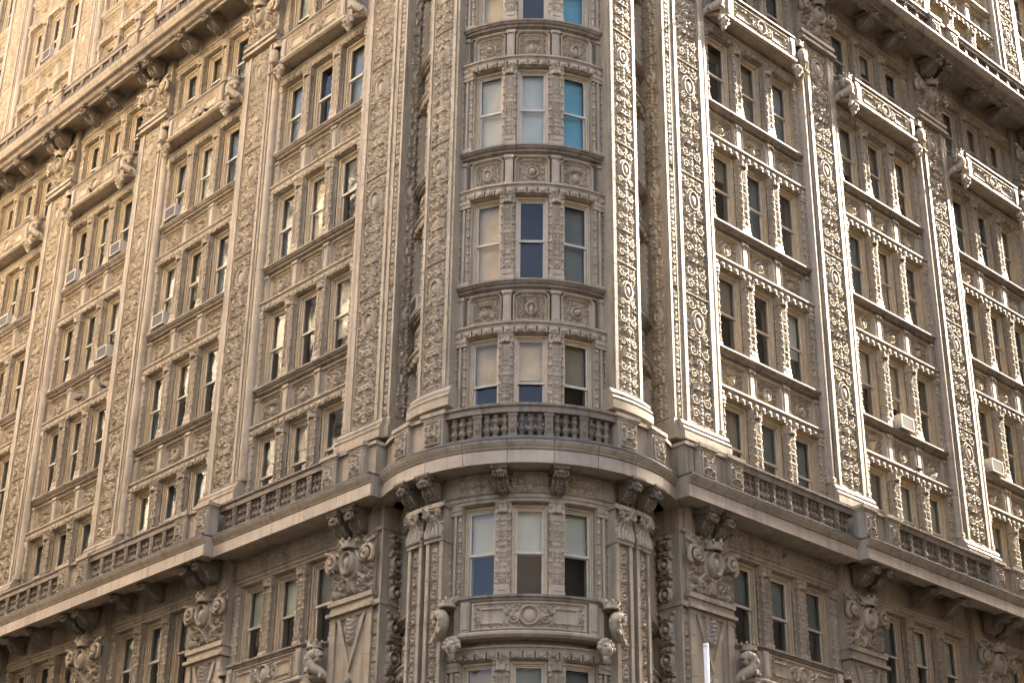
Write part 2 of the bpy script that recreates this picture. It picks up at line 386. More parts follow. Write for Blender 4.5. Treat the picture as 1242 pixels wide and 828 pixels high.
LEDGE = [(.5, 0), (-.0, 0), (0, -.045), (.025, -.06), (.05, -.1), (.09, -.115), (.11, -.17), (.15, -.18), (.17, -.2), (.5, -.2)]
def lintel(W, pl):
    m = MB(); n = nseg(W, pl)
    m.prism([(.62, 0), (-.0, 0), (0, -.04), (.04, -.06), (.06, -.1), (.06, -.13), (.11, -.15), (.13, -.28), (.2, -.29), (.62, -.29)], -W / 2, W / 2, n)
    k = int(W / .265)
    for i in range(k):
        x = -W / 2 + W * (i + .5) / k; m.box(x - .115, x + .115, .05, .12, -.265, -.125, 1); m.ball((x, .065, -.19), (.11, .05, .075), 8, 5)
    return m
def spandrel_panel(w, h, var):
    R = Relief(w, h, .016, True, 20 + var)
    R.frame(-w / 2 + .05, w / 2 - .05, .04, h - .05, .034, .12, .15); R.frame(-w / 2 + .115, w / 2 - .115, .05, h - .12, .024, .06, .11)
    z = 0.04
    while z < h - .16: R.dome(w / 2 - .05, z, .04, .03, .135); z += .062
    x = 0
    while x < w / 2 - .2: R.dome(x, h - .085, .026, .03, .06); x += .06
    c = h * .44
    if var == 0: R.dome(0, c, .1, .1, .13); R.ring(0, c, .15, .15, .03, .075); R.cover((0, c, .19))
    elif var == 1: R.dome(0, c - .04, .12, .14, .09); R.dome(0, c + .02, .05, .05, .13); R.tube([(-.14, c + .15), (.14, c + .15)], .03, .03, .1); [R.dome(q, c + .21, .03, .05, .11) for q in (0, .07, .13)]; R.cover((0, c, .2))
    else: R.ring(0, c, .13, .16, .035, .09); R.dome(0, c, .09, .12, .07); R.leaf(0, c - .12, 1.2, .22, .04, .11); R.cover((0, c, .19))
    R.cover(*[(w / 2 - .05, t, .07) for t in np.arange(0, h, .1)], *[(t, h - .07, .06) for t in np.arange(0, w / 2, .08)])
    R.fill((.085, .06, .045, .03), .05, 90, .1); return R
def pier_relief(w, h, seed):
    R = Relief(w, h, .0165, True, seed)
    R.tube([(0, .03), (w / 2, .03)], .025, .025, .075)
    o = h * .80
    R.ring(0, o, w * .2, w * .3, .035, .1); R.dome(0, o, w * .14, w * .23, .1); R.ring(0, o, w * .29, w * .39, .028, .06); R.cover((0, o, w * .36), (0, o + w * .25, w * .2), (0, o - w * .25, w * .2))
    R.tube([(w * .2, h * .655), (w / 2, h * .655)], .022, .022, .085)
    p = h * .30
    R.rect(0, w * .25, p - .085, p + .085, .085); R.frame(-w * .25, w * .25, p - .085, p + .085, .02, .11); [R.dome(q, p, .045, .045, .125) for q in (0, w * .16)]; R.cover((0, p, .1), (w * .17, p, .12))
    mz = h * .47
    R.dome(0, mz, .09, .13, .12); R.dome(.035, mz + .02, .02, .02, .14); R.dome(0, mz - .03, .022, .04, .145); R.tube([(0, mz + .15), (.12, mz + .1), (.14, mz)], .03, .03, .1); R.cover((0, mz, .16))
    for z, r, s in ((h * .57, w * .19, 1), (h * .39, w * .17, -1), (h * .2, w * .2, 1), (h * .09, w * .17, -1), (h * .93, w * .18, 1), (h * .7, w * .15, -1)):
        x = w * .26; R.spiral(x, z, r * .85, 1.5, 3.1, s, .034, .085); R.cover((x, z, r * .95))
        for q in range(3): R.leaf(x + r * .8 * math.cos(-1 + q), z + s * r * .8 * math.sin(-1 + q), -1 + q * 1.0, .1, .03, .07)
    z = .12
    while z < h - .1:
        if not any(abs(z - b) < c * 1.0 for a, b, c in R.occ if a == 0): R.dome(0, z, .05, .065, .09); R.leaf(0, z, .6, .13, .03, .07)
        z += .115
    R.fill((.06, .045, .034, .026, .02), .06, 320, .008); R.H *= .68; return R
def strip_relief(w, h, seed, amp=.05):
    R = Relief(w, h, .018, True, seed); z = .1; i = 0
    while z < h - .12:
        if i % 4 == 0: R.ring(0, z + .04, w * .3, w * .34, .022, amp); R.dome(0, z + .04, w * .16, w * .18, amp * 1.2); R.cover((0, z + .04, w * .42)); z += w * .5
        elif i % 4 == 2: R.tube([(-w * .4, z), (w * .4, z)], .02, .02, amp * 1.1); R.cover((0, z, .05)); z += .06
        else: R.spiral(w * .24, z + .05, w * .17, 1.3, 2.5, 1 if i % 2 else -1, .018, amp); R.dome(0, z + .05, .03, .06, amp); R.cover((w * .24, z + .05, w * .18)); z += w * .42
        i += 1
    R.fill((w * .13, w * .09), amp, 120, .005); return R

def courses(m, x0, x1, y0, y1, z0, z1, step=.46, gap=.012, n=1, off=0.0):
    """upright moulding laid up in blocks with open joints"""
    m.box(x0 + .012, x1 - .012, y0 + .014, y1, z0, z1, n); z = z0 - off * step
    while z < z1:
        a, b = max(z, z0) + gap / 2, min(z + step, z1) - gap / 2
        if b - a > .03: m.box(x0, x1, y0, y0 + .05, a, b, n)
        z += step

# ---- one storey of a window bay
def bay_floor(pl, fl, W, pitch, ow, mw, rng, sp_above=True, ends=True, top_h=2.38, styles=None):
    z = SILL[fl]; yw = .23 if pl.r is None else .26
    cols = (-1, 0, 1)
    if not any(pl.sees(c * pitch, z + q) for c in cols for q in (0, 2.4)) : return
    for c in cols:
        if pl.sees(c * pitch, z + 1.2):
            st = styles[c + 1] if styles else rand_style(rng, fl); window(pl, c * pitch, z + .0, ow, top_h - .005, yw, st, rng)
    h = round(top_h, 3)
    for c in (-.5, .5): put(pl, 'mullion', ('mullion', h, mw), lambda: mullion(h, mw), M_CARVE, c * pitch, z + .001)
    jw = round(W / 2 - (pitch + ow / 2) - .004, 3)
    for s in (-1, 1): put(pl, 'jamb_shaft', ('jamb', h, jw), lambda: jamb(h, jw), M_CARVE, s * (pitch + ow / 2 + jw / 2 + .002), z + .001)
    if sp_above: spandrel(pl, fl, W, pitch, rng, z + top_h)
def spandrel(pl, fl, W, pitch, rng, z0):
    n = nseg(W, pl)
    put(pl, 'lintel', ('lintel', W), lambda: lintel(W, pl), M_STONE, 0, z0 + .29)
    zb = z0 + .29; H = FLOOR - 2.38 - .29 - .2
    sp = put(pl, 'spandrel', ('spandrel', W), lambda: MB().box(-W / 2 + .003, W / 2 - .003, .29, 1.3 if pl.r is None else .62, .001, H - .001, n).box(-W / 2 + .002, W / 2 - .002, .2, .28, .002, .06, n).box(-W / 2 + .002, W / 2 - .002, .2, .28, H - .05, H - .002, n), M_STONE, 0, zb)
    pw = round(pitch - .23, 3)
    for i, c in enumerate((-1, 0, 1)):
        var = (fl + i) % 3
        put(pl, 'carved_panel', ('carved_panel', pw, var), lambda v=var: MB().relief(spandrel_panel(pw, H - .1, v), 0, .285, .05), M_CARVE, c * pitch, zb, sp)
    def pil():
        m = MB(); m.box(-.105, .105, .13, .29, .065, H - .055); m.box(-.07, .07, .118, .14, .12, H - .2); m.box(-.12, .12, .1, .29, .061, .1); m.box(-.13, .13, .095, .29, H - .13, H - .052); m.ball((-.1, .12, H - .13), (.035, .05, .05), 6, 4); m.ball((.1, .12, H - .13), (.035, .05, .05), 6, 4); return m
    ex = W / 2 - .11
    for c in (-ex, -.5 * pitch, .5 * pitch, ex): put(pl, 'spandrel_pilaster', ('spandrel_pilaster', H), pil, M_STONE, c, zb, sp)
    if pl.r is None: put(pl, 'ledge', ('ledge', W), lambda: MB().prism([(y, z) for y, z in LEDGE], -W / 2, W / 2), M_STONE if fl > 4 else M_DIRTY, 0, zb + H + .2)
    else:
        k = 5
        for i in range(k):
            L = W / k; put(pl, 'ledge_block', ('ledge_block', W), lambda: MB().prism(LEDGE, -L / 2 + .005, L / 2 - .005, 5), M_DIRTY, -W / 2 + L * (i + .5), zb + H + .2)

# ---- balcony with crowned beasts
def beast():
    P = [(.36, -.05, -.34), (.36, -.10, -.16), (.28, -.17, .0), (.16, -.23, .12), (.02, -.28, .21), (-.10, -.31, .31), (-.16, -.32, .43), (-.11, -.33, .54), (.02, -.34, .59), (.13, -.34, .54), (.15, -.35, .45), (.08, -.36, .40), (.02, -.37, .43)]
    rr = [.02, .05, .085, .115, .135, .14, .135, .125, .115, .105, .085, .065, .04]; pts = []; rs = []
    for i in range(len(P) - 1):
        for q in range(3): t = q / 3; pts.append(tuple(P[i][k] * (1 - t) + P[i + 1][k] * t for k in range(3))); rs.append(rr[i] * (1 - t) + rr[i + 1] * t + (.006 if q == 1 else 0))
    m = MB(); m.tube(pts, rs, 10); m.ball((.06, -.44, .62), .03); m.ball((.15, -.42, .6), .03)
    for x, y, z, s in ((.12, -.30, .12, 1), (-.06, -.38, .26, -1)):
        m.tube([(x, y + .06, z), (x + .1 * s, y - .05, z - .05), (x + .07 * s, y - .08, z - .13), (x + .12 * s, y - .12, z - .15)], [.06, .052, .04, .045], 7)
    for i in range(4, len(pts) - 6, 2): m.ball((pts[i][0] - .02, pts[i][1] - rs[i] * .55, pts[i][2] + rs[i] * .82), .026, 5, 4)
    return m
def crown(s=1.0):
    m = MB(); m.lathe([(.15 * s, 0), (.19 * s, .01 * s), (.19 * s, .05 * s), (.16 * s, .06 * s), (.2 * s, .14 * s), (.15 * s, .15 * s), (.0, .12 * s)], 12)
    for i in range(8):
        a = i * math.pi / 4; m.ball((.19 * s * math.cos(a), .19 * s * math.sin(a), .16 * s), (.035 * s, .035 * s, .05 * s), 6, 4)
    return m
def pendant():
    m = MB(); m.ball((0, -.2, -.16), (.13, .13, .16), 9, 7); m.ball((0, -.32, -.17), (.05, .05, .06)); m.ball((-.07, -.29, -.1), .035); m.ball((.07, -.29, -.1), .035)
    for i in range(7): a = math.pi * i / 6; m.ball((.15 * math.cos(a), -.2, -.14 + .15 * math.sin(a)), (.06, .07, .06), 6, 5)
    m.tube([(0, -.2, -.28), (0, -.17, -.36), (0, -.14, -.42)], [.08, .05, .02], 7); return m
def balcony(pl, W, z_top, out, mat=M_STONE, hh=.94):
    n = 14 if pl.r else 2; x1 = W / 2 - .02; x0 = x1 - .62
    mid = [(-x0 + 2 * x0 * i / n, -out) for i in range(n + 1)]
    P = [(-x1, .02)] + mid + [(x1, .02)]
    slab = lambda prof: MB().path(prof, P)
    def core():
        m = MB(); m.path([(-.25, -hh + .14), (-.05, -hh + .14), (-.05, -.12), (-.25, -.12)], P); m.box(-x0 - .2, x0 + .2, -out + .1, .3, -hh + .141, -.121, n); return m
    b = put(pl, 'balcony', ('balcony', W, out, hh), core, mat, 0, z_top)
    put(pl, 'coping', ('coping', W, out), lambda: slab([(-.34, 0), (.04, 0), (.04, -.05), (.0, -.07), (-.02, -.12), (-.34, -.12)]).box(-x0 + .1, x0 - .1, -out + .2, .4, -.11, -.01, n), M_DIRTY, 0, z_top, b)
    put(pl, 'balcony_slab', ('balcony_slab', W, out, hh), lambda: slab([(-.34, -hh + .14), (.02, -hh + .14), (.06, -hh + .1), (.06, -hh + .05), (.0, -hh), (-.34, -hh)]).box(-x0 + .1, x0 - .1, -out + .2, .6, -hh + .01, -hh + .13, n), mat, 0, z_top, b)
    pw, ph = 2 * x0 - .5, hh - .3
    def front():
        R = Relief(pw, ph, .018, True, 31); R.frame(-pw / 2 + .03, pw / 2 - .03, .03, ph - .03, .025, .045); c = ph / 2
        R.ring(0, c, .19, .21, .03, .07); R.dome(0, c, .14, .16, .05); R.frame(.52, pw / 2 - .2, .16, ph - .16, .02, .04); R.cover((0, c, .25))
        R.spiral(.33, c - .06, .12, 1.4, 2.6, 1, .028, .06); R.spiral(.4, c + .1, .09, 1.4, 0, -1, .022, .05); R.cover((.33, c - .06, .14), (.4, c + .1, .1))
        R.cover(*[(x, zz, .07) for x in np.arange(.56, pw / 2 - .22, .08) for zz in np.arange(.2, ph - .16, .08)]); R.fill((.055, .04, .03), .04, 140, .06); return MB().relief(R, 0, -out + .045, -hh + .15)
    put(pl, 'balcony_panel', ('balcony_panel', W, out), front, M_CARVE, 0, z_top, b)
    for s in (-1, 1):
        put(pl, 'panel_pilaster', ('panel_pilaster', out, hh), lambda: MB().box(-.1, .1, -out - .02, -out + .1, -hh + .141, -.121).box(-.06, .06, -out - .04, -out, -hh + .2, -.2), mat, s * (x0 - .11), z_top, b)
        for nm, fn, mt, zz in (('beast_sculpture', beast, M_CARVE, -hh + .02), ('crown', lambda: crown(1.05), M_CARVE, -hh + .74)):
            M = pl.m(s * (x0 + .33), z_top + zz) @ T(-s * .03 if nm == 'crown' else 0, -.24 if nm == 'crown' else -.02, 0) @ Matrix.Rotation(s * .35, 4, 'Z') @ Matrix.Diagonal((s, 1, 1, 1)); obj(nm, mesh_of(nm, fn, mt), M, b)
        obj('mask_pendant', mesh_of('mask_pendant', pendant, M_CARVE), pl.m(s * (x0 + .12), z_top - hh) @ T(0, -.1, 0) @ Matrix.Diagonal((1.15, 1.15, 1.15, 1)), b)
    return b

# ---- cornice pieces
def console(w=.36, d=.62, h=.62):
    prof = [(0, 0), (-d, 0), (-d, -.05), (-d * .9, -.07), (-d * .93, -.15), (-d * .86, -.23), (-d * .7, -.26), (-d * .55, -.32), (-d * .42, -h * .72), (-d * .3, -h * .9), (-d * .15, -h), (0, -h)]
    m = MB(); m.prism(prof, -w * .4, w * .4); m.box(-w / 2 - .05, w / 2 + .05, -d - .05, 0, -.035, .02); m.box(-w / 2 - .02, w / 2 + .02, -d - .02, 0, -.08, -.036)
    for sx in (-1, 1):
        x = sx * w * .43; pts = []
        for i in range(15):
            t = i / 14; a = .6 + t * 8.0; r = .105 * (1 - .75 * t); pts.append((x, -d * .8 + r * math.cos(a), -.185 + r * math.sin(a)))
        m.tube(pts, [.032 * (1 - .4 * i / 14) for i in range(15)], 6)
        m.tube([(x, -d * .62, -.28), (x, -d * .45, -.4), (x, -d * .28, -h * .86), (x, -d * .1, -h * .97)], [.035, .04, .045, .03], 6)
    R = Relief(w * .72, .46, .016, True, 14); R.leaf(0, .05, 1.5, .36, .035, .06); R.leaf(.02, .08, .9, .2, .03, .045); R.leaf(.02, .2, .9, .17, .028, .045); R.leaf(.02, .3, .8, .13, .025, .04); R.fill((.035, .025), .035, 60, .005)
    X, Z, Hh = R.full(); n0 = len(m.v); m.relief(R, 0, 0, 0)
    def on(z):                       # lay the leaf along the console's sloping front
        t = z / .46; return (-d * (.14 + .52 * t), -h * .99 + t * (h * .99 - .26))
    for i in range(n0, len(m.v)):
        x, y, z = m.v[i]; py, pz = on(z); m.v[i] = (x, py + y * .8 - .02, pz + y * .55 - .015)
    m.tube([(-w * .3, -d * .88, -.14), (0, -d * .95, -.15), (w * .3, -d * .88, -.14)], [.05, .075, .05], 8)
    for x in (-.09, -.03, .03, .09): m.ball((x, -d * .9, -.235), (.03, .05, .06), 6, 5)
    return m
BAL_PROF = [(.055, 0), (.08, .01), (.08, .045), (.045, .06), (.075, .085), (.05, .11), (.09, .15), (.1, .2), (.085, .25), (.05, .275), (.075, .295), (.045, .315), (.05, .35), (.085, .385), (.09, .42), (.06, .455), (.075, .475), (.045, .495), (.08, .525), (.08, .57), (.055, .58)]
def baluster(): return MB().lathe(BAL_PROF, 9)
def bal_pier():
    m = MB(); m.box(-.085, .085, -.1, .1, 0, .58); m.box(-.1, .1, -.115, .115, 0, .06); m.box(-.1, .1, -.115, .115, .5, .58)
    m.box(-.05, .05, -.112, -.09, .12, .44); m.ball((0, -.11, .36), (.035, .02, .05), 6, 4); m.ball((0, -.11, .2), (.035, .02, .05), 6, 4); return m
def pedestal(w, h, d=.34):
    def fn():
        m = MB(); m.box(-w / 2, w / 2, 0, d, .1, h - .1); m.box(-w / 2 - .03, w / 2 + .03, -.03, d, 0, .1); m.box(-w / 2 - .02, w / 2 + .02, -.02, d, h - .16, h - .1); m.box(-w / 2 - .06, w / 2 + .06, -.06, d + .05, h - .1, h); return m
    return fn
def ped_panel(w, h):
    R = Relief(w, h, .015, True, 3); R.frame(-w / 2 + .02, w / 2 - .02, .02, h - .02, .02, .03); c = h / 2
    R.frame(-w * .2, w * .2, c - w * .2, c + w * .2, .03, .06); R.dome(0, c, .06, .06, .05); R.spiral(w * .3, c + w * .32, .06, 1.2, 0, 1, .02, .05); R.spiral(w * .3, c - w * .32, .06, 1.2, 0, -1, .02, .05); R.fill((.04, .03), .04, 60, .03); return MB().relief(R, 0, -.005, 0)
def balustrade(pl, x0, x1, z, yf, rail_h=.2, name='baluster'):
    """plinth, balusters between little square piers, rail; front face at yf (negative = in front of the ledge plane)"""
    L = x1 - x0; n = nseg(L, pl); xc = (x0 + x1) / 2
    if not any(pl.sees(x, z) for x in np.linspace(x0, x1, 5)): return
    put(pl, 'balustrade_plinth', ('balustrade_plinth', round(L, 2), yf), lambda: MB().box(-L / 2, L / 2, yf, yf + .3, 0, .14, n), M_DIRTY, xc, z)
    put(pl, 'balustrade_rail', ('balustrade_rail', round(L, 2), yf), lambda: MB().prism([(yf, .72), (yf + .3, .72), (yf + .3, .84), (yf + .33, .88), (yf + .33, .93), (yf - .05, .93), (yf - .05, .88), (yf, .84)], -L / 2, L / 2, n), M_DIRTY, xc, z)
    k = max(1, round(L / .66)); s = L / k
    for i in range(k):
        xa = x0 + s * i
        if i and pl.sees(xa, z): put(pl, 'balustrade_pier', ('balustrade_pier', yf), lambda: _sh(bal_pier(), yf + .14), M_SOOT_SHADE, xa, z + .14)
        for q in (.24, .5, .76):
            if pl.sees(xa + s * q, z): put(pl, name, ('baluster', yf), lambda: _sh(baluster(), yf + .15), M_SOOT_SHADE, xa + s * q, z + .14)
def _sh(m, dy): m.v = [(x, y + dy, z) for x, y, z in m.v]; return m
def ped(pl, x, z, yf, w=.56, h=.95):
    p = put(pl, 'pedestal', ('pedestal', w, h, yf), lambda: _sh(pedestal(w, h)(), yf - .06), M_STONE, x, z)
    put(pl, 'pedestal_panel', ('pedestal_panel', w, yf), lambda: _sh(ped_panel(w - .12, h - .34), yf - .065), M_CARVE, x, z + .13, p)

def cornice_run(pl, x0, x1, z, out, blk=1.35, upper=False):
    """projecting cornice, z = bottom of its fascia; fascia is laid in separate blocks"""
    L = x1 - x0; n = nseg(L, pl); xc = (x0 + x1) / 2; sr = .25 if out > 1 else .05; g = .3 if upper else 0.0
    body = [(.6, sr), (-out + .42, sr), (-out + .42, .0), (-out + .06 + g, .0), (-out + .06 + g, .3), (-out + .03, .34), (-out + .03, .37), (-out + .0, .41), (-out - .04, .47), (-out - .05, .52), (.6, .52)]
    cb = put(pl, 'cornice', ('cornice', round(L, 2), out, upper), lambda: MB().prism(body, -L / 2, L / 2, n), M_STONE, xc, z)
    put(pl, 'cornice_flashing', ('cornice_flashing', round(L, 2), out), lambda: MB().prism([(-out - .1, .523), (.55, .523), (.55, .57), (-out - .1, .57)], -L / 2, L / 2, n), M_LEAD, xc, z, cb)
    k = max(1, round(L / blk)); s = L / k
    pr = [(-out + .32, 0), (-out + .355, 0), (-out + .355, .33), (-out, .33), (-out + .02, .27), (-out + .14, .22), (-out + .2, .12), (-out + .3, .07)] if upper else [(-out, 0), (-out + .055, 0), (-out + .055, .295), (-out, .295)]
    for i in range(k):
        if pl.sees(x0 + s * (i + .5), z): put(pl, 'fascia_block', ('fascia_block', round(s, 3), out, upper), lambda: MB().prism(pr, -s / 2 + .006, s / 2 - .006, max(1, n // k + 1) if pl.r else 1), M_SOOT_SHADE if upper else M_BLOCK, x0 + s * (i + .5), z, cb)  # upper fascia gets the dark tone in place of shadow under the gutter
        if pl.sees(x0 + s * (i + .5), z): put(pl, 'cyma_block', ('cyma_block', round(s, 3), out), lambda: MB().prism([(-out + .1, .345), (-out + .008, .345), (-out + .0, .372), (-out - .036, .412), (-out - .076, .472), (-out - .088, .5), (-out - .088, .519), (-out + .1, .519)], -s / 2 + .007, s / 2 - .007, max(1, n // k + 1) if pl.r else 1), M_STONE, x0 + s * (i + .5), z, cb)
    return cb

# ---- piers
PW = 0.87          # half width of a pier with its corner columns
def column(h):
    m = MB().lathe([(.11, 0), (.19, 0), (.19, .06)], 12).lathe([(.19, .06), (.165, .09), (.19, .13), (.165, .2)], 12); z = .2
    while z < h - .05:
        e = min(z + .56, h); m.lathe([(.15, z), (.15, e)], 12).lathe([(.15, e), (.138, e), (.138, e + .01), (.15, e + .01)], 12); z += .57
    return m
def pier(pl, x, z0, z1, half_strip=None, pw=.95, out=.15):
    """carved pier shaft from z0 to z1: core, coursed mouldings, relief panels one storey tall, corner columns"""
    h = z1 - z0; nb = 1 if pl.r is None else 5
    if not any(pl.sees(x, z) for z in np.linspace(z0, z1, 7)): return None
    hw = pw / 2; round_bay = pl.r is not None; mo = .2 if not round_bay else .16
    def core():
        m = MB(); m.box(-hw - mo, hw + mo, -out + .1, 1.3 if not round_bay else .5, 0, h, nb)
        if not round_bay: m.box(-PW, PW, .13, 1.295, .001, h - .001)
        for s in (-1, 1):
            a, b = sorted((s * hw, s * (hw + mo * .55))); courses(m, a, b, -out + .02, -out + .2, 0, h, .48, .014, 1)
            a, b = sorted((s * (hw + mo * .55), s * (hw + mo))); courses(m, a, b, -out + .06, -out + .2, 0, h, .48, .014, 1, .5)
            a, b = sorted((s * hw, s * (hw - .05))); m.box(a, b, -out + .06, -out + .15, 0, h, 1)
        return m
    p = put(pl, 'pier', ('pier', round(h, 2), pw, out), core, M_STONE, x, z0)
    npan = max(1, round(h / FLOOR)); ph = h / npan
    for i in range(npan):
        if pl.sees(x, z0 + ph * (i + .5), my=260): put(pl, 'relief_panel', ('relief_panel', round(ph, 2), pw, i % 2), lambda: MB().relief(pier_relief(pw - .06, ph - .01, 40 + i % 2), 0, -out + .098, 0), M_CARVE, x, z0 + ph * i + .005, p)
    if not round_bay:
        for s in (-1, 1):
            if half_strip == s: continue
            put(pl, 'corner_column', ('corner_column', round(h, 2)), lambda: column(h), M_STONE, x + s * (hw + mo + .1), z0, p, .06)
    return p
def pier_base(pl, x, z, w, out=.15):
    n = nseg(w * 2, pl)
    put(pl, 'pier_base', ('pier_base', w, out), lambda: MB().prism([(.6, 0), (-out - .14, 0), (-out - .14, .2), (-out - .1, .22), (-out - .13, .27), (-out - .1, .33), (-out - .05, .36), (-out - .07, .42), (-out - .03, .5), (-out + .03, .56), (.6, .56)], -w, w, n), M_STONE, x, z)
def capital(pl, x, z, out=.15, h=1.5, full=2.3):
    """crowned cartouche between volutes"""
    w = 1.56
    def core(): return MB().box(-w / 2, w / 2, -out + .06, 1.3, 0, full).box(-PW, PW, .1, 1.298, -1.0, full).box(-w / 2 - .05, w / 2 + .05, -out - .06, 1.3, -.12, -.001).box(-w / 2 - .02, w / 2 + .02, -out, 1.3, -.3, -.121).box(-w / 2 - .07, w / 2 + .07, -out - .1, 1.3, -.38, -.301)
    c = put(pl, 'capital', ('capital', out, h, full), core, M_STONE, x, z)
    def cart():
        R = Relief(w, h, .018, True, 9); R.ring(0, .78, .2, .27, .05, .24); R.dome(0, .78, .17, .24, .24); R.ring(0, .76, .3, .38, .04, .15)
        R.spiral(.52, .9, .2, 1.7, 1.2, 1, .05, .17); R.spiral(.33, .3, .13, 1.5, 2, -1, .04, .12); R.leaf(.06, .42, -1.9, .34, .06, .16); R.leaf(.25, .55, -1.2, .35, .05, .12)
        for i in range(5): R.dome(.0, .38 - i * .07, .07 - i * .01, .05, .15)
        R.cover((0, .78, .36), (.52, .9, .2), (.33, .3, .14), (0, .25, .1)); R.fill((.1, .075, .055, .04), .1, 120, .02); return MB().relief(R, 0, -out + .055, .01)
    put(pl, 'cartouche', ('cartouche', out, h), cart, M_CARVE, x, z, c)
    obj('crown', mesh_of('crown_big', lambda: crown(1.25), M_CARVE), pl.m(x, z + 1.12) @ T(0, -out - .12, 0), c)
    def vol():
        m = MB(); pts = []; n = 22
        for i in range(n + 1):
            t = i / n; a = -1.2 + t * 9.4; r = .24 * (1 - .78 * t); pts.append((r * math.cos(a), -.06 - .10 * t, r * math.sin(a)))
        m.tube(pts, [.07 * (1 - .35 * i / n) for i in range(n + 1)], 8); m.ball((0, -.15, 0), .07)
        for i in range(5): m.ball((.05 + .05 * i, -.1, .24 + .015 * i), (.06, .07, .05), 6, 5)
        return m
    for s in (-1, 1):
        obj('volute', mesh_of('volute', vol, M_CARVE), pl.m(x + s * .66, z + .92) @ T(0, -out - .04, 0) @ Matrix.Diagonal((s, 1, 1, 1)), c)
    return c

